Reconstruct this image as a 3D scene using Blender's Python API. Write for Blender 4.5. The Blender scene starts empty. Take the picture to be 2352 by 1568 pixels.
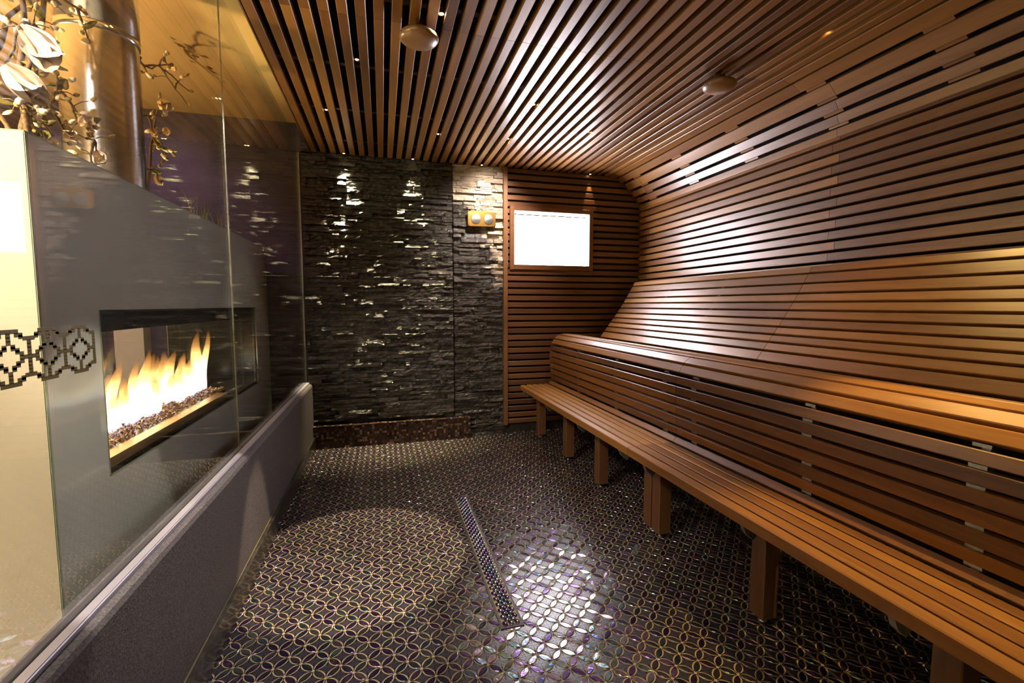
import bpy, math, random
from mathutils import Vector, Matrix, noise
SC = bpy.context.scene
COL = SC.collection
R = math.radians

# ------------------------------------------------------------------ camera, world, exposure
cam_d = bpy.data.cameras.new('camera')
cam_d.sensor_width = 36.0
cam_d.lens = 1060.0 / 2352.0 * 36.0
cam_d.clip_start = 0.02
cam = bpy.data.objects.new('camera', cam_d); COL.objects.link(cam)
yaw, pitch = R(15.6), R(4.53)
fw = Vector((math.sin(yaw)*math.cos(pitch), math.cos(yaw)*math.cos(pitch), -math.sin(pitch)))
rt = Vector((math.cos(yaw), -math.sin(yaw), 0)); up = rt.cross(fw)
cam.matrix_world = Matrix(((rt.x, up.x, -fw.x, 0), (rt.y, up.y, -fw.y, 0), (rt.z, up.z, -fw.z, 1.3), (0, 0, 0, 1)))
SC.camera = cam
W = bpy.data.worlds.new('world'); SC.world = W; W.use_nodes = True
W.node_tree.nodes['Background'].inputs[0].default_value = (0.02, 0.02, 0.03, 1)
W.node_tree.nodes['Background'].inputs[1].default_value = 0.3
SC.view_settings.view_transform = 'Standard'; SC.view_settings.look = 'None'
SC.view_settings.exposure = 0.5; SC.view_settings.gamma = 1.0; SC.view_settings.use_curve_mapping = False
SC.cycles.max_bounces = 6; SC.cycles.transparent_max_bounces = 24
SC.cycles.diffuse_bounces = 3; SC.cycles.glossy_bounces = 5
SC.cycles.sample_clamp_indirect = 6.0
SC.cycles.use_denoising = True
SC.cycles.caustics_refractive = False; SC.cycles.caustics_reflective = False

LAMP_GAIN = 7.0
WINDOW_E = 27.0            # frosted window pane
WARM = (1.0, 0.62, 0.25)
HALO = (1.0, 0.78, 0.50)

# ------------------------------------------------------------------ helpers
class MB:
    """collects faces; builds ONE mesh object"""
    def __init__(s): s.v = []; s.f = []; s.r = []; s.m = []; s.s = []
    def add(s, verts, faces, rnd=0.5, mi=0, smooth=False):
        b = len(s.v); s.v += [tuple(v) for v in verts]
        for f in faces:
            s.f.append([b+i for i in f]); s.r.append(rnd); s.m.append(mi); s.s.append(smooth)
    def box(s, x0, x1, y0, y1, z0, z1, rnd=0.5, mi=0, c=0.0):
        if c <= 0:
            v = [(x,y,z) for x in (x0,x1) for y in (y0,y1) for z in (z0,z1)]
            s.add(v, [(0,1,3,2),(4,6,7,5),(0,4,5,1),(2,3,7,6),(0,2,6,4),(1,5,7,3)], rnd, mi)
        else:
            # chamfered along the longest axis
            d = [x1-x0, y1-y0, z1-z0]; ax = d.index(max(d))
            if ax == 1: s.prism([(x0+c,z0),(x1-c,z0),(x1,z0+c),(x1,z1-c),(x1-c,z1),(x0+c,z1),(x0,z1-c),(x0,z0+c)], y0, y1, rnd, mi)
            elif ax == 0: s.prism([(y0+c,z0),(y1-c,z0),(y1,z0+c),(y1,z1-c),(y1-c,z1),(y0+c,z1),(y0,z1-c),(y0,z0+c)], x0, x1, rnd, mi, 'x')
            else: s.prism([(x0+c,y0),(x1-c,y0),(x1,y0+c),(x1,y1-c),(x1-c,y1),(x0+c,y1),(x0,y1-c),(x0,y0+c)], z0, z1, rnd, mi, 'z')
    def prism(s, pts, a, b, rnd=0.5, mi=0, axis='y'):
        n = len(pts)
        P = {'y': lambda p, t: (p[0], t, p[1]), 'x': lambda p, t: (t, p[0], p[1]), 'z': lambda p, t: (p[0], p[1], t)}[axis]
        v = [P(p, a) for p in pts] + [P(p, b) for p in pts]
        f = [tuple(range(n))[::-1], tuple(range(n, 2*n))] + [(i, (i+1)%n, n+(i+1)%n, n+i) for i in range(n)]
        s.add(v, f, rnd, mi)
    def board(s, p, q, th, y0, y1, rnd=0.5, c=0.003, mi=0):
        """board along y whose outer face runs p->q in xz; thickness goes to the right-hand side of p->q"""
        p = Vector(p); q = Vector(q); t = (q-p).normalized(); n = Vector((t.y, -t.x))
        a, b = p, q; d = n*th
        pts = [a+t*c, b-t*c, b+n*c, b+d, a+d, a+n*c]
        s.prism([tuple(x) for x in pts], y0, y1, rnd, mi)
    def tube(s, pts, rad, n=8, rnd=0.5, mi=0, smooth=True, cap=True):
        pts = [Vector(p) for p in pts]; k = len(pts)
        rad = rad if isinstance(rad, (list, tuple)) else [rad]*k
        vs = []; prev = None
        for i, p in enumerate(pts):
            t = (pts[min(i+1,k-1)] - pts[max(i-1,0)]).normalized()
            if prev is None:
                prev = t.orthogonal().normalized()
            u = (prev - t*prev.dot(t)).normalized(); prev = u; w = t.cross(u)
            for j in range(n):
                a = 2*math.pi*j/n; vs.append(p + (u*math.cos(a)+w*math.sin(a))*rad[i])
        f = [(i*n+j, i*n+(j+1)%n, (i+1)*n+(j+1)%n, (i+1)*n+j) for i in range(k-1) for j in range(n)]
        if cap: f += [tuple(range(n))[::-1], tuple((k-1)*n+j for j in range(n))]
        s.add(vs, f, rnd, mi, smooth)
    def lathe(s, prof, center=(0,0,0), n=32, rnd=0.5, mi=0, smooth=True, axis='z', sx=1, sy=1):
        vs = []; c = Vector(center)
        for r, h in prof:
            for j in range(n):
                a = 2*math.pi*j/n; x, y = r*math.cos(a)*sx, r*math.sin(a)*sy
                vs.append(c + {'z': Vector((x,y,h)), 'y': Vector((x,h,y)), 'x': Vector((h,x,y))}[axis])
        k = len(prof)
        f = [(i*n+j, i*n+(j+1)%n, (i+1)*n+(j+1)%n, (i+1)*n+j) for i in range(k-1) for j in range(n)]
        s.add(vs, f, rnd, mi, smooth)
    def build(s, name, mats, parent=None, loc=None):
        me = bpy.data.meshes.new(name)
        if loc is not None:
            s.v = [(x-loc[0], y-loc[1], z-loc[2]) for x,y,z in s.v]
        me.from_pydata(s.v, [], s.f)
        for m in (mats if isinstance(mats, (list, tuple)) else [mats]): me.materials.append(m)
        me.polygons.foreach_set('material_index', s.m)
        me.polygons.foreach_set('use_smooth', s.s)
        at = me.attributes.new('rnd', 'FLOAT', 'FACE'); at.data.foreach_set('value', s.r)
        me.update()
        o = bpy.data.objects.new(name, me); COL.objects.link(o)
        if loc is not None: o.location = loc
        if parent is not None:
            o.parent = parent
            if loc is not None: o.location = Vector(loc) - Vector(parent.location)
            else: o.location = -Vector(parent.location)
        return o

def tag(o, label=None, cat=None, group=None, kind=None):
    if label: o['label'] = label
    if cat: o['category'] = cat
    if group: o['group'] = group
    if kind: o['kind'] = kind
    return o
def empty(name, loc, rz=0.0):
    o = bpy.data.objects.new(name, None); COL.objects.link(o); o.location = loc; o.rotation_euler = (0,0,rz)
    o.empty_display_size = 0.05
    return o
def struct(mb, name, mats, label=None):
    o = mb.build(name, mats); o['kind'] = 'structure'
    if label: o['label'] = label
    return o
def copy_tree(o, parent=None):
    c = o.copy(); COL.objects.link(c)
    if parent is not None: c.parent = parent
    for ch in list(o.children): copy_tree(ch, c)
    return c
def spot(name, loc, aim, power, size, color, blend=0.3, rad=0.012, parent=None):
    l = bpy.data.lights.new(name, 'SPOT'); l.energy = power*LAMP_GAIN; l.spot_size = R(size); l.spot_blend = blend
    l.color = color; l.shadow_soft_size = rad
    o = bpy.data.objects.new(name, l); COL.objects.link(o)
    d = Vector(aim) - Vector(loc)
    o.rotation_euler = d.to_track_quat('-Z', 'Y').to_euler()
    o.location = loc
    if parent is not None: o.parent = parent; o.location = Vector(loc) - Vector(parent.location)
    return o

# ------------------------------------------------------------------ materials
def newmat(name):
    m = bpy.data.materials.new(name); m.use_nodes = True
    nt = m.node_tree; b = nt.nodes['Principled BSDF']
    return m, nt, b
def nd(nt, t, **k):
    n = nt.nodes.new(t)
    for a, v in k.items(): setattr(n, a, v)
    return n
def ramp(nt, stops, fac=None, interp='LINEAR'):
    r = nd(nt, 'ShaderNodeValToRGB'); r.color_ramp.interpolation = interp
    e = r.color_ramp.elements
    while len(e) < len(stops): e.new(0.5)
    for i, (p, c) in enumerate(stops):
        e[i].position = p; e[i].color = (*c, 1) if len(c) == 3 else c
    if fac is not None: nt.links.new(fac, r.inputs[0])
    return r
def math_(nt, op, a, b=None, c=None):
    n = nd(nt, 'ShaderNodeMath', operation=op)
    for i, x in enumerate((a, b, c)):
        if x is None: continue
        if isinstance(x, (int, float)): n.inputs[i].default_value = x
        else: nt.links.new(x, n.inputs[i])
    return n.outputs[0]
def coords(nt, scale, use_rnd=False):
    tc = nd(nt, 'ShaderNodeTexCoord'); mp = nd(nt, 'ShaderNodeMapping')
    mp.inputs['Scale'].default_value = scale
    nt.links.new(tc.outputs['Object'], mp.inputs['Vector'])
    if use_rnd:
        at = nd(nt, 'ShaderNodeAttribute', attribute_name='rnd')
        mul = nd(nt, 'ShaderNodeVectorMath', operation='SCALE')
        cb = nd(nt, 'ShaderNodeCombineXYZ')
        for i in range(3): nt.links.new(at.outputs['Fac'], cb.inputs[i])
        nt.links.new(cb.outputs[0], mul.inputs[0]); mul.inputs['Scale'].default_value = 137.0
        ad = nd(nt, 'ShaderNodeVectorMath', operation='ADD')
        nt.links.new(mp.outputs[0], ad.inputs[0]); nt.links.new(mul.outputs[0], ad.inputs[1])
        return ad.outputs[0], at.outputs['Fac']
    return mp.outputs[0], None
def noise_(nt, vec, scale=1.0, detail=4.0, rough=0.55, dist=0.0):
    n = nd(nt, 'ShaderNodeTexNoise'); n.inputs['Scale'].default_value = scale
    n.inputs['Detail'].default_value = detail; n.inputs['Roughness'].default_value = rough
    n.inputs['Distortion'].default_value = dist
    if vec is not None: nt.links.new(vec, n.inputs['Vector'])
    return n.outputs['Fac']
def bump(nt, b, h, strength=0.3, dist=0.01):
    n = nd(nt, 'ShaderNodeBump'); n.inputs['Strength'].default_value = strength; n.inputs['Distance'].default_value = dist
    nt.links.new(h, n.inputs['Height']); nt.links.new(n.outputs[0], b.inputs['Normal'])
def mixc(nt, f, a, b, mode='MIX'):
    m = nd(nt, 'ShaderNodeMix', data_type='RGBA', blend_type=mode)
    for i, x in ((0, f), (6, a), (7, b)):
        if isinstance(x, (int, float)): m.inputs[i].default_value = x
        elif isinstance(x, tuple): m.inputs[i].default_value = (*x, 1)
        else: nt.links.new(x, m.inputs[i])
    return m.outputs[2]

def wood(name, axis, dark=(0.050,0.019,0.008), mid=(0.185,0.078,0.017), light=(0.38,0.190,0.046), rough=0.42, coat=0.5):
    m, nt, b = newmat(name)
    sc = {'x': (1.6,34,34), 'y': (34,1.6,34), 'z': (34,34,1.6)}[axis]
    v, rnd = coords(nt, sc, True)
    g1 = noise_(nt, v, 1.0, 5, 0.6, 0.6)
    sc2 = {'x': (0.9,7,7), 'y': (7,0.9,7), 'z': (7,7,0.9)}[axis]
    v2, _ = coords(nt, sc2, True)
    g2 = noise_(nt, v2, 1.0, 3, 0.5, 1.2)
    rings = math_(nt, 'FRACT', math_(nt, 'MULTIPLY', g2, 7.0))
    tone = math_(nt, 'ADD', math_(nt, 'MULTIPLY', g1, 0.55), math_(nt, 'MULTIPLY', rnd, 0.62))
    tone = math_(nt, 'ADD', tone, math_(nt, 'MULTIPLY', rings, 0.10))
    tone = math_(nt, 'SUBTRACT', tone, 0.14)
    rp = ramp(nt, [(0.06, dark), (0.45, mid), (0.95, light)], tone)
    nt.links.new(rp.outputs[0], b.inputs['Base Color'])
    b.inputs['Roughness'].default_value = rough
    b.inputs['Coat Weight'].default_value = coat; b.inputs['Coat Roughness'].default_value = 0.30; b.inputs['Coat IOR'].default_value = 1.7; b.inputs['Coat Tint'].default_value = (1.0,0.93,0.84,1)
    bump(nt, b, g1, 0.12, 0.002)
    return m
M = {}
M['wood_y'] = wood('oiled wood grain along boards', 'y')
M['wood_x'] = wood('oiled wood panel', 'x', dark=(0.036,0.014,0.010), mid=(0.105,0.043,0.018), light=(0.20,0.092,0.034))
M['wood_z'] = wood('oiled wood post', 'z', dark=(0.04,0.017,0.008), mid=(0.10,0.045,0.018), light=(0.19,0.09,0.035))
M['wood_pale'] = wood('turned wood', 'x', dark=(0.20,0.11,0.06), mid=(0.28,0.165,0.09), light=(0.38,0.24,0.135), rough=0.3)

def plain(name, col, rough=0.5, metal=0.0, coat=0.0, bumpy=0.0, bscale=60, var=0.0):
    m, nt, b = newmat(name)
    v, _ = coords(nt, (1,1,1))
    n = noise_(nt, v, bscale, 4)
    if var > 0:
        lo = tuple(c*(1-var) for c in col); hi = tuple(min(1, c*(1+var)) for c in col)
        rp = ramp(nt, [(0.3, lo), (0.7, hi)], n); nt.links.new(rp.outputs[0], b.inputs['Base Color'])
    else: b.inputs['Base Color'].default_value = (*col, 1)
    b.inputs['Roughness'].default_value = rough; b.inputs['Metallic'].default_value = metal
    b.inputs['Coat Weight'].default_value = coat; b.inputs['Coat Roughness'].default_value = 0.05
    if bumpy > 0: bump(nt, b, n, bumpy, 0.003)
    return m
def emis(name, col, e):
    m, nt, b = newmat(name); b.inputs['Base Color'].default_value = (0.8,0.8,0.8,1)
    b.inputs['Emission Color'].default_value = (*col, 1); b.inputs['Emission Strength'].default_value = e
    return m
M['void'] = plain('dark void felt', (0.012,0.009,0.008), 0.9, var=0.2)
M['steel'] = plain('brushed steel', (0.62,0.62,0.60), 0.3, 1.0, bumpy=0.05)
M['dull_steel'] = plain('galvanised steel', (0.42,0.44,0.42), 0.42, 1.0, bumpy=0.1, var=0.2)
M['alu'] = plain('satin aluminium channel', (0.50,0.48,0.56), 0.45, 0.6, bumpy=0.03)
M['rubber'] = plain('black rubber', (0.015,0.014,0.013), 0.5)
M['concrete'] = plain('dark sanded plaster', (0.105,0.092,0.097), 0.62, bumpy=0.5, bscale=170, var=0.6)
M['skirt'] = plain('polished black stone skirting', (0.030,0.026,0.022), 0.28, coat=0.4, bumpy=0.1, bscale=25, var=0.6)
M['grout_gold'] = plain('golden grout line', (0.10,0.078,0.036), 0.6, bumpy=0.2)
M['grout'] = plain('sandy grout', (0.27,0.205,0.12), 0.62, bumpy=0.3, bscale=220, var=0.12)
M['cell'] = plain('dark violet grey mosaic tile', (0.022,0.019,0.027), 0.27, bumpy=0.10, bscale=150, var=0.25)
M['yellow_ceiling'] = plain('ochre painted ceiling', (0.56,0.37,0.165), 0.75, var=0.04, bscale=3)
M['purple_wall'] = plain('dark plum plaster wall', (0.055,0.042,0.066), 0.55, bumpy=0.25, bscale=7, var=0.45)
M['cream_post'] = plain('cream painted wall', (0.72,0.66,0.50), 0.6, var=0.03)
M['cream_glass'] = plain('cream back-painted glass', (0.70,0.62,0.47), 0.22, coat=1.0, var=0.03, bscale=2)
M['grey_glass'] = plain('warm grey back-painted glass', (0.74,0.73,0.67), 0.16, coat=1.0, var=0.06, bscale=3)
M['green_edge'] = plain('green glass edge', (0.33,0.42,0.27), 0.2, coat=1.0)
M['black'] = plain('black enamel', (0.012,0.011,0.011), 0.25)
M['firelit_lip'] = plain('steel lip tinted by fire reflection', (0.62,0.36,0.16), 0.38, 0.8, bumpy=0.04)  # orange reflection of the fire put into the steel's colour
M['decal'] = plain('olive gold vinyl', (0.34,0.265,0.02), 0.5)
M['brass'] = plain('satin brass plate', (0.86,0.52,0.14), 0.24, 1.0)
M['bark'] = plain('brown bark', (0.10,0.060,0.028), 0.7, bumpy=0.6, bscale=120, var=0.4)
M['bud_shell'] = plain('olive bud scale', (0.26,0.20,0.06), 0.6, var=0.4, bscale=90)
M['leaf'] = plain('olive leaf', (0.22,0.21,0.05), 0.5, var=0.3)
M['petal'] = plain('cream magnolia petal', (0.90,0.74,0.58), 0.6, var=0.05)
M['grass'] = plain('yellow green grass', (0.62,0.70,0.05), 0.5, var=0.2)
M['soil'] = plain('dark soil', (0.03,0.022,0.016), 0.9, bumpy=0.8, var=0.4)
M['halo_bulb'] = emis('lit halogen capsule', (1.0,0.66,0.26), 14)
M['bright_bulb'] = emis('bright halogen capsule', (1.0,0.85,0.6), 160)
M['amber_bulb'] = emis('lit amber capsule', (1.0,0.55,0.12), 14)
M['can'] = plain('brass lamp can', (0.75,0.48,0.18), 0.3, 1.0)

# chrome of the flue, gently dented
m, nt, b = newmat('polished flue steel'); v, _ = coords(nt, (14,14,1.2)); n = noise_(nt, v, 1.0, 3)
b.inputs['Base Color'].default_value = (0.82,0.82,0.92,1); b.inputs['Metallic'].default_value = 1; b.inputs['Roughness'].default_value = 0.17
bump(nt, b, n, 0.10, 0.01); M['chrome'] = m
# ledger stone, wet and dry
def stone(name, dryness):
    m, nt, b = newmat(name)
    v, rnd = coords(nt, (9,9,42), True)
    n1 = noise_(nt, v, 1.0, 6, 0.65)
    v2, _ = coords(nt, (1,1,1)); n2 = noise_(nt, v2, 3.2, 3)
    sep = nd(nt, 'ShaderNodeSeparateXYZ'); nt.links.new(v2, sep.inputs[0])
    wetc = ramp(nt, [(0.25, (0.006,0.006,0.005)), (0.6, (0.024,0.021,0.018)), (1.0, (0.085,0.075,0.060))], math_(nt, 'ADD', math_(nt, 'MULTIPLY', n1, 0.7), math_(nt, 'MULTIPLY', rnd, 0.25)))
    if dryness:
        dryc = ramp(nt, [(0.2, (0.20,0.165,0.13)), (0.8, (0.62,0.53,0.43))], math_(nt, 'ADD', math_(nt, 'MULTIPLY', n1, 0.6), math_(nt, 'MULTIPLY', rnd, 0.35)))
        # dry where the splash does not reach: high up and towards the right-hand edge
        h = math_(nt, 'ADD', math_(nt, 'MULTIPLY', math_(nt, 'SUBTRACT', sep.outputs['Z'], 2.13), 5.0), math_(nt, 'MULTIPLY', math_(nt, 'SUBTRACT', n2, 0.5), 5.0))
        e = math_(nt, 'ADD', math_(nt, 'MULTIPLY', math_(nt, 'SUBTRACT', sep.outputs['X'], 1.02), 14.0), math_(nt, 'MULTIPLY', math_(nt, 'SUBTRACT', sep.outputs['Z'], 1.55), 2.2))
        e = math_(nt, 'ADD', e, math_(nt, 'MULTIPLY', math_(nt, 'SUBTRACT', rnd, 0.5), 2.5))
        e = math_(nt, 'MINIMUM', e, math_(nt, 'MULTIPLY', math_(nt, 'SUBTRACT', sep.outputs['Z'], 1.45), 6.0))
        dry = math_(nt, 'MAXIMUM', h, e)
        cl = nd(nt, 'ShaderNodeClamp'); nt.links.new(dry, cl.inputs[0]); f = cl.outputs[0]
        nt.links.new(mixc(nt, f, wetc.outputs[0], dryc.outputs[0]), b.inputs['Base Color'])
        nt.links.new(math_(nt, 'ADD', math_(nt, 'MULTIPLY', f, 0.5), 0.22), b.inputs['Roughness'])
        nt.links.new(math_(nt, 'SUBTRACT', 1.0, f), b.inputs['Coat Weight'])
    else:
        nt.links.new(wetc.outputs[0], b.inputs['Base Color'])
        b.inputs['Roughness'].default_value = 0.28; b.inputs['Coat Weight'].default_value = 1.0
    b.inputs['Coat Roughness'].default_value = 0.08
    v3, _ = coords(nt, (22,22,70), True); n3 = noise_(nt, v3, 1.0, 4, 0.6)
    bump(nt, b, n3, 1.0, 0.02)
    nt.links.new(b.inputs['Normal'].links[0].from_socket, b.inputs['Coat Normal'])
    return m
M['stone_wet'] = stone('wet black ledger stone', False)
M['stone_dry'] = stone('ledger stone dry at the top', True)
# iridescent glass petals of the floor
def irid(name, strength=1.0):
    m, nt, b = newmat(name)
    v, rnd = coords(nt, (1,1,1), True)
    n = noise_(nt, v, 55, 2, 0.5, 0.6)
    hue = math_(nt, 'FRACT', math_(nt, 'ADD', math_(nt, 'MULTIPLY', rnd, 3.7), math_(nt, 'MULTIPLY', n, 0.9)))
    rp = ramp(nt, [(0.0,(0.10,0.05,0.55)), (0.22,(0.55,0.20,0.85)), (0.40,(0.95,0.70,0.90)), (0.55,(0.85,0.95,0.85)), (0.70,(0.25,0.75,0.70)), (0.85,(0.10,0.22,0.80)), (1.0,(0.45,0.10,0.65))], hue)
    b.inputs['Base Color'].default_value = (0.012,0.010,0.016,1)
    nt.links.new(rp.outputs[0], b.inputs['Specular Tint']); nt.links.new(mixc(nt, 0.012, (0.004,0.003,0.006), rp.outputs[0]), b.inputs['Base Color'])
    b.inputs['Coat Weight'].default_value = 0.6; b.inputs['Coat Roughness'].default_value = 0.16; b.inputs['Metallic'].default_value = 0.0; b.inputs['IOR'].default_value = 2.4
    b.inputs['Roughness'].default_value = 0.17
    bump(nt, b, n, 0.6, 0.0014)
    return m
M['petal_glass'] = irid('iridescent mosaic glass')
# copper mosaic of the step
m, nt, b = newmat('copper glass mosaic'); v, _ = coords(nt, (1,1,1), True)
vv, _2 = coords(nt, (1/0.022,1/0.022,1/0.022))
sep = nd(nt, 'ShaderNodeSeparateXYZ'); nt.links.new(vv, sep.inputs[0])
def edge(o): return math_(nt, 'ABSOLUTE', math_(nt, 'SUBTRACT', math_(nt, 'FRACT', o), 0.5))
gx = math_(nt, 'MAXIMUM', edge(sep.outputs[0]), edge(sep.outputs[2]))
isg = math_(nt, 'GREATER_THAN', gx, 0.42)
fl = nd(nt, 'ShaderNodeVectorMath', operation='FLOOR'); nt.links.new(vv, fl.inputs[0])
wn = nd(nt, 'ShaderNodeTexWhiteNoise'); nt.links.new(fl.outputs[0], wn.inputs['Vector'])
cc = ramp(nt, [(0,(0.03,0.017,0.013)), (0.7,(0.09,0.052,0.040)), (1,(0.42,0.26,0.20))], wn.outputs['Value'])
nt.links.new(mixc(nt, isg, cc.outputs[0], (0.015,0.011,0.009)), b.inputs['Base Color'])
nt.links.new(math_(nt, 'ADD', math_(nt, 'MULTIPLY', isg, 0.5), 0.22), b.inputs['Roughness'])
b.inputs['Metallic'].default_value = 0.55
nm = nd(nt, 'ShaderNodeVectorMath', operation='MULTIPLY_ADD'); nt.links.new(wn.outputs['Color'], nm.inputs[0])
bump(nt, b, math_(nt, 'ADD', math_(nt, 'MULTIPLY', noise_(nt, v, 60, 3), 1.0), math_(nt, 'MULTIPLY', wn.outputs['Value'], 1.2)), 0.6, 0.006)
M['mosaic'] = m
# clear glass
m = bpy.data.materials.new('clear glass'); m.use_nodes = True; nt = m.node_tree; nt.nodes.clear()
out = nd(nt, 'ShaderNodeOutputMaterial'); mx = nd(nt, 'ShaderNodeMixShader'); fr = nd(nt, 'ShaderNodeFresnel')
ge = nd(nt, 'ShaderNodeNewGeometry'); nt.links.new(math_(nt, 'ADD', math_(nt, 'MULTIPLY', ge.outputs['Backfacing'], 1/1.5-1.5), 1.5), fr.inputs[0])   # both faces of the sheet reflect alike
tr = nd(nt, 'ShaderNodeBsdfTransparent'); tr.inputs[0].default_value = (0.96,0.975,0.96,1)
gl = nd(nt, 'ShaderNodeBsdfGlossy'); gl.inputs['Roughness'].default_value = 0.01; gl.inputs['Color'].default_value = (1,1,1,1)
nt.links.new(fr.outputs[0], mx.inputs[0]); nt.links.new(tr.outputs[0], mx.inputs[1]); nt.links.new(gl.outputs[0], mx.inputs[2]); nt.links.new(mx.outputs[0], out.inputs[0])
M['glass'] = m
# window pane: frosted, daylight behind
m, nt, b = newmat('frosted daylight pane')
b.inputs['Emission Color'].default_value = (0.96,0.90,1.0,1); b.inputs['Emission Strength'].default_value = WINDOW_E
M['pane'] = m
# flame
m = bpy.data.materials.new('gas flame'); m.use_nodes = True; nt = m.node_tree; nt.nodes.clear()
out = nd(nt, 'ShaderNodeOutputMaterial'); mx = nd(nt, 'ShaderNodeMixShader'); em = nd(nt, 'ShaderNodeEmission'); tr = nd(nt, 'ShaderNodeBsdfTransparent')
at = nd(nt, 'ShaderNodeAttribute', attribute_name='hgt')
fc = ramp(nt, [(0.0,(0.45,0.40,1.0)), (0.06,(1.0,0.85,0.9)), (0.22,(1.0,0.86,0.62)), (0.55,(1.0,0.60,0.20)), (1.0,(1.0,0.28,0.03))], at.outputs['Fac'])
es = ramp(nt, [(0.0,(0.10,0.10,0.10)), (0.12,(0.7,0.7,0.7)), (0.40,(0.6,0.6,0.6)), (0.75,(0.13,0.13,0.13)), (1.0,(0.04,0.04,0.04))], at.outputs['Fac'])
nt.links.new(fc.outputs[0], em.inputs[0]); nt.links.new(math_(nt, 'MULTIPLY', es.outputs[0], 14.0), em.inputs[1])
al = ramp(nt, [(0.0,(0.5,0.5,0.5)), (0.08,(0.85,0.85,0.85)), (0.6,(0.75,0.75,0.75)), (1.0,(0.05,0.05,0.05))], at.outputs['Fac'])
lw = nd(nt, 'ShaderNodeLayerWeight'); lw.inputs[0].default_value = 0.35
a2 = math_(nt, 'MULTIPLY', al.outputs[0], math_(nt, 'SUBTRACT', 1.0, math_(nt, 'POWER', lw.outputs['Facing'], 1.5)))
nt.links.new(a2, mx.inputs[0]); nt.links.new(tr.outputs[0], mx.inputs[1]); nt.links.new(em.outputs[0], mx.inputs[2]); nt.links.new(mx.outputs[0], out.inputs[0])
M['flame'] = m
# crushed fire glass
m, nt, b = newmat('amber fire glass'); v, rnd = coords(nt, (1,1,1), True)
cr = ramp(nt, [(0,(0.07,0.03,0.012)), (0.6,(0.40,0.20,0.08)), (1,(0.90,0.58,0.28))], rnd)
nt.links.new(cr.outputs[0], b.inputs['Base Color']); b.inputs['Roughness'].default_value = 0.30; b.inputs['Metallic'].default_value = 0.15
M['chips'] = m

# ------------------------------------------------------------------ large structure
YB = 4.487                    # back wall
ZC = 2.63                     # slatted ceiling
GX = -0.68                    # glass partition
YF = -1.6                     # behind the camera
rng = random.Random(7)

# floor: grout bed with real mosaic tiles
def petal_floor():
    mb = MB()
    mb.add([(-0.70,YF,0),(2.9,YF,0),(2.9,YB+0.1,0),(-0.70,YB+0.1,0)], [(0,1,2,3)], 0.5, 0)
    a = 0.0660; ox, oy = 0.480, 1.587; c45 = math.sqrt(0.5)
    e1 = Vector((c45,-c45)); e2 = Vector((c45,c45))
    Rr = a/math.sqrt(2); g = 0.0044
    def lens(A, d, n=5):
        # outline of a lens-shaped tile from node A along direction d
        nrm = Vector((-d.y, d.x)); mid = A + d*(a/2); pts = []
        half = math.acos((a/2)/Rr); Ri = Rr - g*0.5
        hh = math.acos((a/2)/Ri); 
        L = Ri*math.sin(hh)
        for side in (1, -1):
            cen = mid - nrm*side*(a/2)
            for k in range(n+1):
                t = -hh + 2*hh*k/n
                t2 = t*0.94
                p = cen + nrm*side*Ri*math.cos(t2) + d*side*Ri*math.sin(t2)
                if k < n or True: pts.append(p)
        return mid, pts, nrm
    N = 60
    for i in range(-N, N):
        for j in range(-N, N):
            A = Vector((ox,oy)) + e1*(a*i) + e2*(a*j)
            if not (-0.75 < A.x < 2.66 and 0.1 < A.y < YB+0.05): continue
            for d in (e1, e2):
                mid, pts, nrm = lens(A, d)
                if not (-0.635 < mid.x < 2.6 and 0.12 < mid.y < YB+0.01): continue
                if 0.445 < mid.x < 0.511 and 1.72 < mid.y < 3.00: continue
                if mid.y > 4.40 and mid.x < 0.83: continue
                r = rng.random(); tx, ty = rng.uniform(-0.05,0.05), rng.uniform(-0.05,0.05)
                def z(p, base, k=1.0): return base + ((p.x-mid.x)*tx + (p.y-mid.y)*ty)*k
                v = [(p.x,p.y,0.0002) for p in pts]
                inner = [mid + (p-mid)*0.88 for p in pts]
                v += [(p.x,p.y,z(p,0.0021)) for p in inner]
                v.append((mid.x,mid.y,0.00215))
                n = len(pts); f = []
                for k in range(n):
                    k2 = (k+1)%n
                    f.append((k,k2,n+k2,n+k))
                mb.add(v, f, r, 2, False)
                for k in range(n):   # the domed top is smooth, its rim is not
                    k2 = (k+1)%n; mb.f.append([len(mb.v)-1, len(mb.v)-1-n+k, len(mb.v)-1-n+k2]); mb.r.append(r); mb.m.append(2); mb.s.append(False)
            # concave square between four petals
            C0 = A + e1*(a/2) + e2*(a/2)
            if not (-0.65 < C0.x < 2.6 and 0.12 < C0.y < YB-0.03): continue
            if 0.445 < C0.x < 0.511 and 1.72 < C0.y < 3.00: continue
            if C0.y > 4.42 and C0.x < 0.83: continue
            v = []; n = 5; Ro = Rr + g*0.5
            hh = R(38)
            for q in range(4):
                dd = [e1, e2, -e1, -e2][q]; nn = Vector((-dd.y, dd.x))
                # neighbouring circle centre is one pitch away along dd
                cen = C0 + dd*a
                for k in range(n+1):
                    t = -hh + 2*hh*k/n
                    p = cen - dd*Ro*math.cos(t) + nn*Ro*math.sin(t)
                    v.append((p.x,p.y,0.0011))
            b0 = len(v); v.append((C0.x,C0.y,0.0011))
            f = [(k, (k+1)%b0, b0) for k in range(b0)]
            mb.add(v, f, rng.random(), 1, False)
    return mb
struct(petal_floor(), 'floor', [M['grout'], M['cell'], M['petal_glass']])

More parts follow.
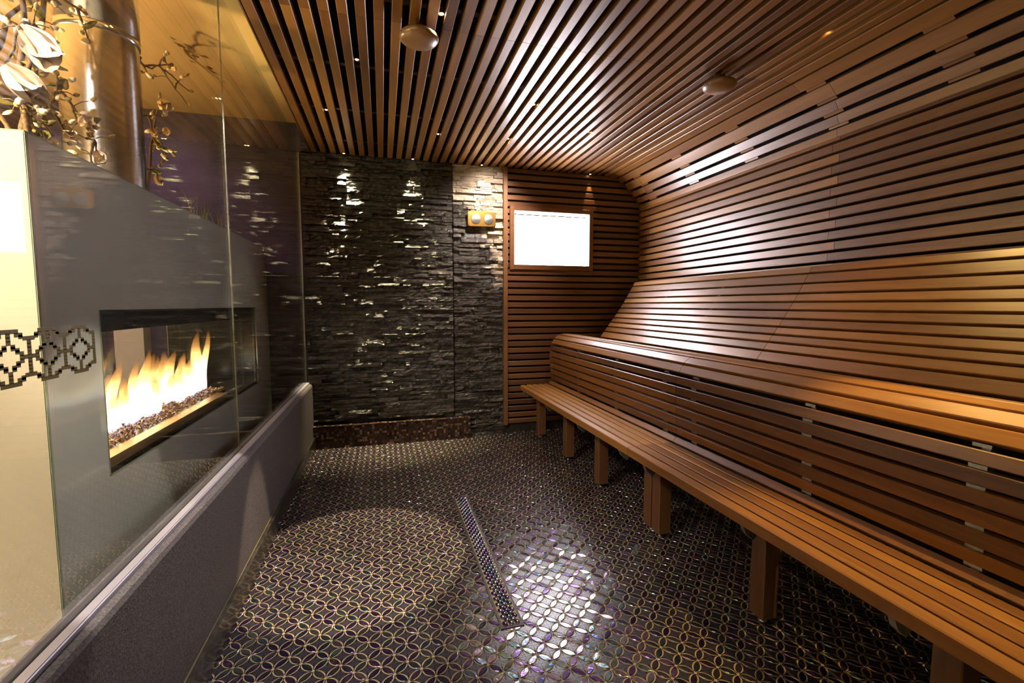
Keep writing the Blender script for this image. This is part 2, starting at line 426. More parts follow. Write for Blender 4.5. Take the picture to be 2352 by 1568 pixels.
# stone wall of thin stacked ledger stones
def ledger(mb, x0, x1, z0, z1, y, seed, mi=0, depth=0.040):
    r = random.Random(seed); z = z0
    while z < z1-0.002:
        h = r.choice((0.018,0.024,0.030,0.036,0.042)); h = min(h, z1-z)
        x = x0
        while x < x1-0.002:
            l = r.uniform(0.05,0.24) if r.random() < 0.8 else r.uniform(0.03,0.06)
            xe = min(x+l, x1)
            if x1-xe < 0.03: xe = x1
            pr = r.random()*depth; nx = max(2, int((xe-x)/0.025)); v = []
            tz, tx = r.uniform(-0.45,0.45), r.uniform(-0.15,0.15); gap = 0.0012
            for j in range(3):
                zz = z + gap + (h-2*gap)*j/2
                for i in range(nx+1):
                    xx = x + gap + (xe-x-2*gap)*i/nx
                    rough = (noise.noise(Vector((xx*38,zz*90,seed)))*0.009 + noise.noise(Vector((xx*90,zz*160,seed+3)))*0.005)
                    yy = y - 0.012 - pr + (zz-z-h/2)*tz + (xx-x)*tx*0.3 + rough + (0.0015 if j != 1 else 0)
                    v.append((xx, yy, zz))
            w = nx+1; f = []
            for j in range(2):
                for i in range(nx): f.append((j*w+i, j*w+i+1, (j+1)*w+i+1, (j+1)*w+i))
            # sides back to the wall plane
            b0 = len(v); ring = [i for i in range(w)] + [j*w+nx for j in range(1,3)] + [2*w+i for i in range(nx-1,-1,-1)] + [w]
            for k in ring: v.append((v[k][0], y, v[k][2]))
            n = len(ring)
            for k in range(n): f.append((ring[(k+1)%n], ring[k], b0+k, b0+(k+1)%n))
            mb.add(v, f, r.random(), mi)
            x = xe
        z += h
mb = MB(); ledger(mb, -0.66, 0.655, 0.235, ZC, YB, 3); mb.box(-0.66,0.655,YB,YB+0.06,0,ZC+0.3,0.1)
struct(mb, 'wall_back', M['stone_wet'])
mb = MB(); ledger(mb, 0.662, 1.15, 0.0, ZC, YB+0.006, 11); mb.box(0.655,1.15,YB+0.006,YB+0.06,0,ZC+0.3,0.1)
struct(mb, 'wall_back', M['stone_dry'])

# slatted wood panel of the back wall, with window opening
WX0, WX1, WZ0, WZ1 = 1.262, 2.062, 1.700, 2.222       # clear pane opening
mb = MB(); z = 0.100; k = 0
while z < ZC-0.02:
    z1 = min(z+0.046, ZC-0.005)
    segs = [(1.185, 2.72)]
    if z1 > WZ0-0.055 and z < WZ1+0.05: segs = [(1.185, WX0-0.045), (WX1+0.045, 2.72)]
    if z < WZ0-0.062 and z1 > WZ0-0.055: mb.box(WX0-0.045, WX1+0.045, YB-0.045, YB-0.018, z, WZ0-0.052, 0.4)
    if z1 > WZ1+0.058 and z < WZ1+0.05: mb.box(WX0-0.045, WX1+0.045, YB-0.045, YB-0.018, WZ1+0.048, z1, 0.4)
    for (a, c) in segs:
        if c-a < 0.012: continue
        mb.box(a, c, YB-0.045, YB-0.018, z, z1, rng.random()*0.75, c=0.003)
    z += 0.0655
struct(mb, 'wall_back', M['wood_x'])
mb = MB()
mb.box(1.15, WX0-0.02, YB-0.004, YB+0.05, 0.0, ZC+0.1); mb.box(WX1+0.02, 2.85, YB-0.004, YB+0.05, 0.0, ZC+0.1)
mb.box(WX0-0.02, WX1+0.02, YB-0.004, YB+0.05, 0.0, WZ0-0.02); mb.box(WX0-0.02, WX1+0.02, YB-0.004, YB+0.05, WZ1+0.02, ZC+0.1)
struct(mb, 'wall_back', M['void'])
# vertical edge board
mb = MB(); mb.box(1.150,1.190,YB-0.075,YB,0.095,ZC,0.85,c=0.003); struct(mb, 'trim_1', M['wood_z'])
mb = MB(); mb.box(1.15,2.8,YB-0.02,YB,0,0.092,0.3); struct(mb, 'baseboard_back', M['skirt'])
# window
mb = MB()
fy0, fy1 = YB-0.062, YB+0.05
mb.box(WX0-0.045,WX0,fy0,fy1,WZ0-0.05,WZ1+0.045,0.7,c=0.003); mb.box(WX1,WX1+0.045,fy0,fy1,WZ0-0.05,WZ1+0.045,0.7,c=0.003)
mb.box(WX0,WX1,fy0,fy1,WZ0-0.05,WZ0,0.65,c=0.003); mb.box(WX0,WX1,fy0,fy1,WZ1,WZ1+0.045,0.6,c=0.003)
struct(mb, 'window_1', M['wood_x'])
mb = MB(); mb.box(WX0,WX1,YB+0.012,YB+0.020,WZ0,WZ1); p = mb.build('window_pane', M['pane'], bpy.data.objects['window_1'])
mb = MB(); mb.box(WX0,WX1-0.02,YB-0.004,YB+0.004,WZ1-0.030,WZ1-0.020,0.2); mb.build('blind_rail', M['wood_x'], bpy.data.objects['window_1'])

# right wall: horizontal slats above the bench, joints every 2 m
YE = 4.475
def segs_y(joint, step=2.05, lo=YF+0.02, hi=YE):
    ys = [joint]; 
    while ys[-1] < hi: ys.append(min(hi, ys[-1]+step))
    while ys[0] > lo: ys.insert(0, max(lo, ys[0]-step))
    return list(zip(ys, ys[1:]))
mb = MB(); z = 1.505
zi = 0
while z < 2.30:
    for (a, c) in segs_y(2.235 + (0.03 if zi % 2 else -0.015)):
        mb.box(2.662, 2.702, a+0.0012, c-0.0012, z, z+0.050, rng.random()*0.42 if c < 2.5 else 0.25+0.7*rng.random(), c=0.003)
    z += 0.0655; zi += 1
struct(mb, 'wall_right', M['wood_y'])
mb = MB(); mb.box(2.74, 2.80, YF, YB+0.05, 0, ZC+0.15); struct(mb, 'wall_right', M['void'])

# cove between wall and ceiling: turned boards with black slots and spacer blocks
cove = [((2.668,2.306),(2.648,2.358)), ((2.640,2.372),(2.606,2.422)), ((2.594,2.436),(2.552,2.488)), ((2.536,2.502),(2.466,2.558)), ((2.446,2.572),(2.372,2.604)), ((2.362,2.608),(2.292,2.622))]
mb = MB()
for i, (p, q) in enumerate(cove):
    for (a, c) in segs_y(2.235 - 0.03*i if i < 4 else 2.30):
        pv, qv = Vector(p), Vector(q); t = (qv-pv).normalized(); nn = Vector((-t.y, t.x))
        k_in = 0.010 if i < 5 else 0.003
        mb.board(tuple(pv + nn*k_in + t*0.003), tuple(qv - t*0.003), 0.036, a+0.001, c-0.001, 0.35+0.6*rng.random(), c=0.003)
for i in range(4):
    q, p = cove[i][1], cove[i+1][0]
    for yc in (0.30, 0.93, 1.605, 2.225, 2.905, 3.56, 4.20):
        mb.board((q[0]+0.006, q[1]+0.006), (p[0]+0.006, p[1]+0.006), 0.03, yc-0.062, yc+0.062, 0.4+0.5*rng.random(), c=0.0)
struct(mb, 'trim_2', M['wood_y'])

# slatted ceiling
mb = MB(); x = -0.574; i = 0
while x < 2.22:
    w = 0.047
    for (a, c) in segs_y(2.355):
        mb.box(x, x+w, a+0.001, c-0.001, ZC, ZC+0.042, 0.15+0.8*rng.random(), c=0.003)
    x += 0.0802; i += 1
for (a, c) in segs_y(2.355): mb.box(2.235, 2.285, a, c, ZC-0.004, ZC+0.03, 0.8, c=0.003)
mb.box(-0.584, -0.577, YF, YE, ZC-0.002, ZC+0.09, 0.05)       # dark edge batten
struct(mb, 'ceiling', M['wood_y'])
mb = MB(); mb.box(-0.592, 2.85, YF, YB+0.05, ZC+0.085, ZC+0.12); struct(mb, 'ceiling', M['void'])
for (nm, xs) in (('trim_3', 0),):
    mb = MB()
    for yy in (0.3, 0.95, 1.6, 2.25, 2.9, 3.55, 4.2):
        mb.box(-0.57, 2.60, yy, yy+0.035, ZC+0.0425, ZC+0.083, 0.15)
    struct(mb, nm, M['wood_x'])

# low wall, skirting, channel
mb = MB()
N = 46; ys = [YF + (YB-YF)*k/N for k in range(N+1)]
prof = lambda y: [(-0.716,0.0), (-0.626,0.0), (-0.626,0.300), (-0.626,0.572), (-0.632,0.585), (-0.645,0.592), (-0.716,0.592)]
rows = []
for y in ys:
    w = 0.004*noise.noise(Vector((y*1.7,0,0)))
    rows.append([(x + (w if k in (1,2,3,4) else 0), y, z) for k, (x,z) in enumerate(prof(y))])
vs = [p for r_ in rows for p in r_]; n = 7
fs = [(i*n+j, i*n+j+1, (i+1)*n+j+1, (i+1)*n+j) for i in range(N) for j in range(n-1)] + [tuple(range(n))[::-1], tuple(N*n+j for j in range(n))]
fs = [tuple(reversed(f)) for f in fs]
mb.add(vs, fs, 0.5, 0); struct(mb, 'wall_left', M['concrete'])
mb = MB(); y = YF
while y < YB:
    y2 = min(y+0.62, YB); mb.box(-0.6262,-0.608,y+0.001,y2-0.001,0.0,0.112+0.006*rng.random(),rng.random()); y = y2
struct(mb, 'baseboard_left', M['skirt'])
mb = MB(); mb.box(-0.6262,-0.6215,1.2,3.0,0.116,0.1205,0.5); struct(mb, 'trim_4', M['grout_gold'])
mb = MB(); mb.box(-0.673,-0.649,YF,4.46,0.5905,0.604,0.5,c=0.002); mb.box(-0.673,-0.6515,YF,4.46,0.604,0.606,0.5)
o = struct(mb, 'trim_5', M['alu'])
mb = MB(); mb.box(-0.700,-0.6865,YF,4.46,0.5905,0.601,0.5); struct(mb, 'trim_8', M['rubber'])

# neighbouring room beyond the glass
mb = MB(); mb.box(-4.2,-0.592,YF,YB+0.05,2.87,2.92); struct(mb, 'ceiling', M['yellow_ceiling'])
mb = MB(); mb.box(-4.2,-0.66,YB,YB+0.06,0,2.92); struct(mb, 'wall_back', M['purple_wall'])
mb = MB(); mb.box(-4.26,-4.2,YF,YB+0.05,0,2.92); struct(mb, 'wall_left', M['cream_post'])
mb = MB(); mb.box(-4.2,-0.80,YF,YB+0.05,-0.05,0.0); struct(mb, 'floor', M['skirt'])
mb = MB(); mb.box(-0.55,2.80,YF-0.06,YF,0,2.92); struct(mb, 'wall_front', M['purple_wall'])
mb = MB(); mb.box(-4.26,-0.55,YF-0.06,YF,0,2.92); struct(mb, 'wall_front', M['cream_post'])
mb = MB(); mb.box(-0.592,-0.574,YF,YB,ZC+0.12,2.88); struct(mb, 'trim_6', M['void'])
mb = MB(); mb.box(-2.06,-1.86,YB-0.12,YB,0,2.87); struct(mb, 'trim_7', M['cream_post'])

# ------------------------------------------------------------------ glass partition
def pane(y0, y1, label, z1=2.87):
    mb = MB(); mb.box(GX-0.005,GX+0.005,y0,y1,0.594,z1)
    o = mb.build('glass_panel', M['glass'], loc=(GX,(y0+y1)/2,0.594)); tag(o, label, 'glass panel', 'clear panes of the partition'); return o
pane(2.446, 4.470, 'clear partition pane in front of the far end of the fire')
pane(YF+0.02, 2.442, 'clear glass partition pane nearest the camera, carrying the olive lattice sticker')
mb = MB(); mb.box(GX-0.003,GX+0.003,2.4425,2.4455,0.595,2.87); tag(mb.build('silicone_joint', plain('clear silicone', (0.25,0.24,0.20), 0.2, coat=1.0)), 'thin vertical silicone joint between the two partition panes', 'joint')
mb = MB(); mb.box(GX-0.005,GX+0.005,4.4705,4.474,0.595,2.62); tag(mb.build('edge_strip', M['dull_steel']), 'slim steel strip where the glass meets the stone wall', 'strip')

# lattice sticker on the glass
mb = MB()
cw = 0.0105; ch = 0.0072
Q = [(0,7),(1,7),(2,7),(2,6),(3,6),(3,5.5),(4,5),(5,5),(5,4),(5,3),(5,2),(5,1),(5,0),(4,0),(3,0),(3,1),(2,2),(1,3),(0,4),(0,5),(0,6),(2,1.5),(1,2.5)]
cells = {(-10*u + sx*x, sy*y) for u in range(7) for (x, y) in Q for sx in (1,-1) for sy in (1,-1)}
for (x, y) in cells:
    yy = 1.289 + x*cw; zz = 1.199 + y*ch
    mb.box(GX+0.0052, GX+0.0056, yy-cw*0.54, yy+cw*0.54, zz-ch*0.60, zz+ch*0.60)
tag(mb.build('wall_sticker', M['decal']), 'olive gold stepped lattice sticker band stuck on the near glass pane', 'sticker')

# ------------------------------------------------------------------ bench modules
seat = [((1.285,0.515),(1.332,0.517)), ((1.343,0.518),(1.394,0.519)), ((1.405,0.519),(1.455,0.520)), ((1.466,0.520),(1.512,0.520)), ((1.523,0.520),(1.562,0.522))]
lower = [((1.574,0.524),(1.600,0.552)), ((1.601,0.563),(1.597,0.605)), ((1.597,0.618),(1.593,0.668)), ((1.592,0.682),(1.587,0.728)), ((1.586,0.741),(1.585,0.785)), ((1.585,0.797),(1.586,0.843)), ((1.587,0.857),(1.594,0.898))]
ridge = [((1.603,0.921),(1.625,0.962)), ((1.634,0.973),(1.676,1.004)), ((1.690,1.010),(1.746,1.017)), ((1.760,1.017),(1.822,1.010)), ((1.834,1.008),(1.896,1.000)), ((1.908,0.998),(1.970,0.988)), ((1.982,0.986),(2.044,0.974)), ((2.056,0.972),(2.116,0.966))]
rec = [(2.130,0.972),(2.176,1.032),(2.213,1.081),(2.247,1.125),(2.282,1.171),(2.318,1.219),(2.353,1.269),(2.388,1.319),(2.421,1.370),(2.456,1.430),(2.492,1.492),(2.520,1.540)]
recl = []
for p, q in zip(rec, rec[1:]):
    d = Vector(q)-Vector(p); t = d.normalized()
    recl.append((tuple(Vector(p)+t*0.0065), tuple(Vector(q)-t*0.0065)))
def outline_poly(front, off0, off1):
    """closed polygon between two offsets behind the slat faces"""
    pts = [Vector(s[0]) for s in front] + [Vector(front[-1][1])]
    nrm = []
    for i in range(len(pts)):
        t = (pts[min(i+1,len(pts)-1)] - pts[max(i-1,0)]).normalized(); nrm.append(Vector((t.y,-t.x)))
    a = [p+n*off0 for p, n in zip(pts, nrm)]; b_ = [p+n*off1 for p, n in zip(pts, nrm)]
    return a, b_
def bench(y0, y1, legs, ribs, seed, label):
    r = random.Random(seed)
    root = empty('slatted_bench', (1.9, (y0+y1)/2, 0)); tag(root, label, 'bench', 'contoured wooden bench modules along the right wall')
    e = 0.0012
    def part(name, lst, th, mat=M['wood_y'], c=0.003, tone=(0,1)):
        mb = MB()
        for (p, q) in lst: mb.board(p, q, th, y0+e, y1-e, tone[0]+(tone[1]-tone[0])*r.random(), c)
        return mb.build(name, mat, root)
    mb = MB()
    for i, (p, q) in enumerate(seat):
        mb.board(p, q, 0.045 if i == 0 else 0.026, y0+e, y1-e, 0.3+0.65*r.random(), 0.004)
    mb.build('seat', M['wood_y'], root)
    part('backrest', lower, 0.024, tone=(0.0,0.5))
    part('shoulder_rest', ridge, 0.028, tone=(0.3,1))
    part('recliner', recl, 0.024, tone=(0.35,1.0))
    for ly in legs:
        mb = MB(); mb.box(1.445,1.52,ly-0.036,ly+0.036,0.032,0.492,0.55,c=0.003)
        lg = mb.build('leg', M['wood_z'], root, loc=(1.4825,ly,0.03))
        mb = MB(); mb.lathe([(0.0,0.0015),(0.016,0.0015),(0.016,0.008),(0.006,0.010),(0.006,0.034),(0,0.034)], (1.4825,ly,0), 12)
        ft = mb.build('foot', M['steel'], lg, loc=None); ft.location = (-1.4825,-ly,-0.03)
        mb = MB(); mb.lathe([(0.0,-0.006),(0.006,-0.005),(0.008,0.0),(0.008,0.002)], (1.484,ly-0.036,0.365), 10, axis='y')
        bt = mb.build('bolt', M['steel'], lg, loc=None); bt.location = (-1.4825,-ly,-0.03)
    allf = seat + lower + ridge + recl
    for ry in ribs:
        mb = MB(); a, b_ = outline_poly(allf, 0.030, 0.062)
        a = [Vector((1.300,0.468)), Vector((1.345,0.484))] + a[2:]; b_ = [Vector((1.318,0.428)), Vector((1.352,0.398))] + b_[2:]
        n = len(a); v = [(p.x, ry-0.010, p.y) for p in a] + [(p.x, ry-0.010, p.y) for p in b_] + [(p.x, ry+0.010, p.y) for p in a] + [(p.x, ry+0.010, p.y) for p in b_]
        f = []
        for i in range(n-1):
            f += [(i,i+1,n+i+1,n+i), (2*n+i,3*n+i,3*n+i+1,2*n+i+1), (i,2*n+i,2*n+i+1,i+1), (n+i,n+i+1,3*n+i+1,3*n+i)]
        f += [(0,n,3*n,2*n), (n-1,3*n-1,4*n-1,2*n-1)]
        mb.add(v, f, 0.5); rb = mb.build('rib', M['dull_steel'], root)
        # small clips that show in the gaps
        for zc, xc in ((0.557,1.606),(0.611,1.605),(0.675,1.600),(0.791,1.592),(0.850,1.593),(0.909,1.604)):
            mb = MB(); mb.box(xc+0.004,xc+0.020,ry-0.022,ry+0.022,zc-0.007,zc+0.004,0.5)
            mb.build('clip', M['dull_steel'], rb).location = (0,0,0)
    return root
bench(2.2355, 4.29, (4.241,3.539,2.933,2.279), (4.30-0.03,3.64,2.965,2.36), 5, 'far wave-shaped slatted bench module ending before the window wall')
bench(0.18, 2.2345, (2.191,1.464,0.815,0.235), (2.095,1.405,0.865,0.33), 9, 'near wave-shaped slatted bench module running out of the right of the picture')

# ------------------------------------------------------------------ step and floor drain
mb = MB(); mb.box(-0.625,0.805,4.392,YB-0.002,0.0,0.205,0.5,mi=0)
o = mb.build('tiled_step', M['mosaic'], loc=(0.1,4.44,0)); tag(o, 'low copper-coloured mosaic step at the foot of the stone wall', 'step')
root = empty('floor_drain', (0.478,2.36,0)); tag(root, 'long narrow floor drain cover with rounded glass mosaic, set in the floor', 'drain')
mb = MB(); mb.box(0.430,0.526,1.70,3.02,0.0004,0.0050,0.2); mb.build('frame', plain('dark drain slot', (0.02,0.016,0.012), 0.5), root)
mb = MB(); mb.box(0.440,0.516,1.714,3.006,0.0048,0.0062,0.4); mb.build('cover_grout', M['grout'], root)
mb = MB(); rr = 0; y = 1.725
while y < 2.998:
    for k in range(3 if rr % 2 == 0 else 4):
        xx = 0.478 + (k-(1 if rr % 2 == 0 else 1.5))*0.0255
        if abs(xx-0.478) > 0.034: continue
        v = []; n = 10; 
        for lvl, (s_, zz) in enumerate(((1,0.0062),(0.7,0.0090))):
            for j in range(n):
                a = 2*math.pi*j/n; v.append((xx+0.0115*s_*math.cos(a), y+0.0175*s_*math.sin(a), zz))
        v.append((xx,y,0.0102))
        f = [(j,(j+1)%n,n+(j+1)%n,n+j) for j in range(n)] + [(n+j,n+(j+1)%n,2*n) for j in range(n)]
        mb.add(v, f, rng.random(), 0, True)
    y += 0.0205; rr += 1
mb.build('cover_mosaic', M['petal_glass'], root)

# ------------------------------------------------------------------ ceiling domes, shower control
def dome(x, y, rx, ry_, label):
    root = empty('wooden_ceiling_vent', (x,y,ZC-0.06)); tag(root, label, 'vent', 'round wooden ceiling vents')
    mb = MB(); pr = [(0.001,-0.036)] + [(0.094*math.cos(R(t)), 0.036*math.sin(R(t))) for t in range(-75,80,15)] + [(0.001,0.036)]
    mb.lathe(pr, (x,y,ZC-0.052), 36, 0.5, axis='z'); mb.build('disc', M['wood_pale'], root)
    mb = MB(); mb.lathe([(0.03,-0.02),(0.03,0.055)], (x,y,ZC-0.004), 16, 0.1); mb.build('stem', M['wood_z'], root)
dome(0.195,2.36,1,1,'round turned wooden vent disc under the left of the slatted ceiling')
dome(1.925,2.38,1,1,'round turned wooden vent disc close to where ceiling curves into the wall')

root = empty('shower_control', (0.932,YB-0.05,2.115)); tag(root, 'brass shower control plate with two steel dials on the stone wall', 'shower control')
mb = MB(); v = []
x0,x1,z0,z1,rc = 0.797,1.067,2.045,2.190,0.022
ring = []
for (cx_,cz_,a0) in ((x1-rc,z1-rc,0),(x0+rc,z1-rc,90),(x0+rc,z0+rc,180),(x1-rc,z0+rc,270)):
    for k in range(6):
        a = R(a0+18*k); ring.append((cx_+rc*math.cos(a), cz_+rc*math.sin(a)))
mb.prism(ring, YB-0.078, YB-0.030, 0.5)
ringi = [(0.932+(p[0]-0.932)*0.96, 2.1175+(p[1]-2.1175)*0.93) for p in ring]
mb.prism(ringi, YB-0.084, YB-0.078, 0.5)
mb.build('plate', M['brass'], root)
for kx in (0.872,0.995):
    mb = MB(); mb.lathe([(0.0,-0.012),(0.012,-0.011),(0.044,-0.006),(0.047,0.0),(0.047,0.004)], (kx,YB-0.085,2.116), 28, axis='y', smooth=False)
    mb.build('dial', M['steel'], root)

# ------------------------------------------------------------------ downlights between the slats
def downlight(x, y, aim, power, size, color, label, z=ZC+0.020, blend=0.25, mat='halo_bulb', group='small spotlights in the slatted ceiling', rad=0.010):
    root = empty('ceiling_spotlight', (x,y,z)); tag(root, label, 'spotlight', group)
    mb = MB(); mb.lathe([(0.0,0.060),(0.013,0.060),(0.014,0.004),(0.0155,0.0),(0.0125,0.0),(0.011,0.03)], (x,y,z), 16); mb.build('housing', M['can'], root)
    mb = MB(); mb.lathe([(0.0,-0.0015),(0.006,-0.001),(0.0095,0.004),(0.0095,0.012),(0.0,0.014)], (x,y,z), 14); mb.build('bulb', M[mat], root)
    spot('lamp', (x,y,z-0.006), aim, power, size, color, blend, rad, root)
def gapx(x): # nearest gap between slats
    k = round((x+0.574-0.0636)/0.0802); return -0.574+0.0636+k*0.0802
D = downlight
D(gapx(-0.109), 2.80, (-0.17,2.44,0), 62, 25, (1.0,0.80,0.50), 'small lit spotlight between the slats left of the round vent, over the left floor', blend=0.12)
D(gapx(0.272), 2.27, (0.30,2.1,0), 3, 70, (1.0,0.85,0.65), 'brightest small spotlight at the top edge of the picture by the left round vent', mat='bright_bulb')
D(gapx(-0.33), 3.55, (-0.4,3.7,0), 2.0, 60, HALO, 'dim small spotlight near the left edge of the slatted ceiling')
D(gapx(0.45), 3.80, (0.35,4.1,0), 2.5, 60, HALO, 'small spotlight halfway between the left round vent and the stone wall')
D(gapx(0.987), 3.08, (1.05,3.2,0), 2.5, 60, HALO, 'small amber spotlight near the middle of the slatted ceiling')
D(gapx(1.55), 3.44, (1.60,3.4,0), 5, 75, HALO, 'small spotlight over the far bench seat')
D(gapx(-0.26)-0.03, 4.40, (-0.26,4.455,0.7), 60, 42, (1.0,0.83,0.50), 'left one of the spotlights grazing the dark wet stone', z=ZC-0.01, blend=0.9)
D(gapx(0.29), 4.40, (0.29,4.455,0.7), 60, 38, (1.0,0.86,0.45), 'right one of the spotlights grazing the dark wet stone', z=ZC-0.01, blend=0.9)
D(gapx(0.92), 4.405, (0.93,4.455,2.1), 5, 34, (1.0,0.86,0.42), 'spotlight shining on the brass shower control', z=ZC-0.01, blend=0.10)
D(gapx(2.07), 4.41, (2.07,4.445,2.2), 1.6, 26, (1.0,0.70,0.32), 'spotlight above the window at the far right of the ceiling', z=ZC-0.01, blend=0.10)
D(gapx(2.133), 1.90, (1.95,1.35,0.6), 4.2, 84, (1.0,0.64,0.20), 'amber spotlight between slats nearest the right-hand round vent', mat='amber_bulb', blend=0.7)
D(gapx(1.60), 1.05, (1.42,0.90,0.5), 22, 42, (1.0,0.62,0.18), 'amber spotlight over the near bench seat', mat='amber_bulb', blend=0.7)
D(gapx(-0.36), 1.80, (-0.57,1.78,0.3), 22, 34, (1.0,0.88,0.74), 'small spotlight near the camera over the low wall', blend=0.15)
D(gapx(1.00), 3.75, (0.98,4.46,2.0), 20, 84, (1.0,0.82,0.68), 'added small spotlight brightening the dry stone around the shower control', blend=1.0)  # extra spotlight, added to brighten the stone round the control

# ------------------------------------------------------------------ neighbouring room: fire unit
FX = -0.92; FB = -1.50; FY0, FY1, FZ1 = 1.60, 4.255, 1.765
OY0, OY1, OZ0, OZ1 = 1.875, 3.86, 0.715, 1.283
root = empty('fireplace_unit', ((FX+FB)/2,2.9,0)); tag(root, 'see-through gas fireplace clad in grey and cream glass behind the partition', 'fireplace')
def framewall(mb, x0, x1):
    mb.box(x0,x1,FY0,OY0,0,FZ1); mb.box(x0,x1,OY1,FY1,0,FZ1); mb.box(x0,x1,OY0,OY1,0,OZ0); mb.box(x0,x1,OY0,OY1,OZ1,FZ1)
mb = MB(); framewall(mb, FX-0.012, FX); mb.build('side_panel', M['grey_glass'], root)
mb = MB(); framewall(mb, FB, FB+0.012); mb.build('side_panel', M['cream_glass'], root)
mb = MB(); mb.box(FB,FX-0.0005,FY0-0.012,FY0,0,FZ1); mb.build('end_panel', M['cream_glass'], root)
mb = MB(); mb.box(FB,FX,FY1-0.012,FY1,0,FZ1); mb.build('end_panel', M['grey_glass'], root)
mb = MB()
mb.box(FX-0.002,FX+0.0012,FY0-0.012,FY0-0.006,0,FZ1); mb.box(FX-0.012,FX+0.001,FY0,FY1,FZ1,FZ1+0.004); mb.box(FB,FX,FY0-0.012,FY0,FZ1,FZ1+0.004)
mb.box(FX-0.012,FX+0.001,OY0-0.005,OY0,OZ0-0.005,OZ1); mb.box(FX-0.012,FX+0.001,OY0-0.005,OY1,OZ0-0.005,OZ0)
mb.build('glass_edging', M['green_edge'], root)
mb = MB()   # fire box: ceiling band, floor, inner ends
mb.box(FB+0.012,FX-0.012,OY0,OY1,OZ1-0.075,OZ1-0.002); mb.box(FB+0.012,FX-0.012,OY0,OY1,OZ0-0.03,OZ0+0.002)
mb.box(FB+0.012,FX-0.012,OY1-0.02,OY1,OZ0,OZ1-0.075); mb.box(FB+0.012,FX-0.012,OY0-0.02,OY0-0.001,OZ0,OZ1-0.075)
mb.box(FX-0.050,FX-0.012,OY0,OY1,OZ0,OZ0+0.014)
mb.build('fire_box', M['black'], root)
mb = MB(); mb.box(FX-0.075,FX-0.020,OY0+0.004,3.20,OZ0+0.0145,OZ0+0.045); mb.box(FB+0.02,FB+0.05,OY0+0.004,3.20,OZ0+0.0145,OZ0+0.045); mb.build('burner_lip', M['firelit_lip'], root)
mb = MB(); mb.box(FX-0.016,FX-0.013,OY0,OY1,OZ0+0.002,OZ1-0.075); mb.build('fire_glass', M['glass'], root)
mb = MB(); mb.box(FB+0.012,FX-0.012,FY0,FY1,FZ1-0.03,FZ1); mb.build('planter_tray', M['soil'], root)
# chips
mb = MB(); rc_ = random.Random(21)
mb.box(FB+0.055,FX-0.078,OY0+0.002,3.36,OZ0+0.003,OZ0+0.040,0.1)
for _ in range(7500):
    cx_, cy_ = rc_.uniform(FB+0.06,FX-0.082), rc_.uniform(OY0+0.01,3.36)
    s_ = rc_.uniform(0.004,0.010); cz_ = OZ0+0.043 + rc_.random()*0.016 + 0.02*math.exp(-((cx_+1.2)/0.10)**2)
    d = [Vector((rc_.uniform(-1,1),rc_.uniform(-1,1),rc_.uniform(-1,1))).normalized()*s_*rc_.uniform(0.7,1.2) for _ in range(4)]
    mb.add([Vector((cx_,cy_,cz_))+q for q in d], [(0,1,2),(0,3,1),(1,3,2),(2,3,0)], rc_.random())
o = mb.build('crushed_glass', M['chips'], root); o['kind'] = 'stuff'
# flames
def flame(x, y, z, h, w, lean, seed):
    r = random.Random(seed); mb_v = []; hg = []; n = 10; K = 12; fs = []
    ph = r.uniform(0,6.28)
    for i in range(K+1):
        t = i/K
        rad = w*(0.55+0.9*t)*(1-t)**0.75*1.15 if t > 0.05 else w*0.55
        ox_ = 0.012*math.sin(ph+5*t)*t; oy_ = lean*t*t*h + 0.05*h*math.sin(ph+6*t)*t
        for j in range(n):
            a = 2*math.pi*j/n; mb_v.append((x+ox_+rad*0.55*math.cos(a), y+oy_+rad*math.sin(a), z+t*h)); hg.append(t)
    fs = [(i*n+j, i*n+(j+1)%n, (i+1)*n+(j+1)%n, (i+1)*n+j) for i in range(K) for j in range(n)]
    me = bpy.data.meshes.new('flame'); me.from_pydata([(a-x,b-y,c-z) for a,b,c in mb_v], [], fs); me.materials.append(M['flame'])
    at = me.attributes.new('hgt','FLOAT','POINT'); at.data.foreach_set('value', hg)
    me.polygons.foreach_set('use_smooth', [True]*len(fs))
    o = bpy.data.objects.new('flame', me); COL.objects.link(o); o.parent = root; o.location = Vector((x,y,z))-Vector(root.location)
    return o
rf = random.Random(4); y = OY0+0.03; k = 0
while y < 3.30:
    h = 0.15+0.09*rf.random() + (0.09 if k % 4 == 1 else 0) + (0.06 if y > 3.15 else 0)
    flame(-1.14+rf.uniform(-0.05,0.05), y, OZ0+0.050, h, rf.uniform(0.045,0.075), 0.30, k); y += 0.026; k += 1
flame(-1.2, 3.62, OZ0+0.05, 0.13, 0.025, -0.2, 91)  # lone small flame standing in for a reflection in the end glass

# flue
root = empty('flue_pipe', (-1.20,2.58,FZ1+0.002)); tag(root, 'polished steel flue pipe rising from the fireplace to the ceiling', 'pipe')
mb = MB(); mb.lathe([(0.144,FZ1+0.002),(0.144,2.47)], (-1.20,2.58,0), 48); mb.build('pipe', M['chrome'], root)
mb = MB(); mb.lathe([(0.144,2.47),(0.149,2.474),(0.150,2.49),(0.146,2.50),(0.150,2.506),(0.150,2.869)], (-1.20,2.58,0), 48); mb.build('collar', M['chrome'], root)

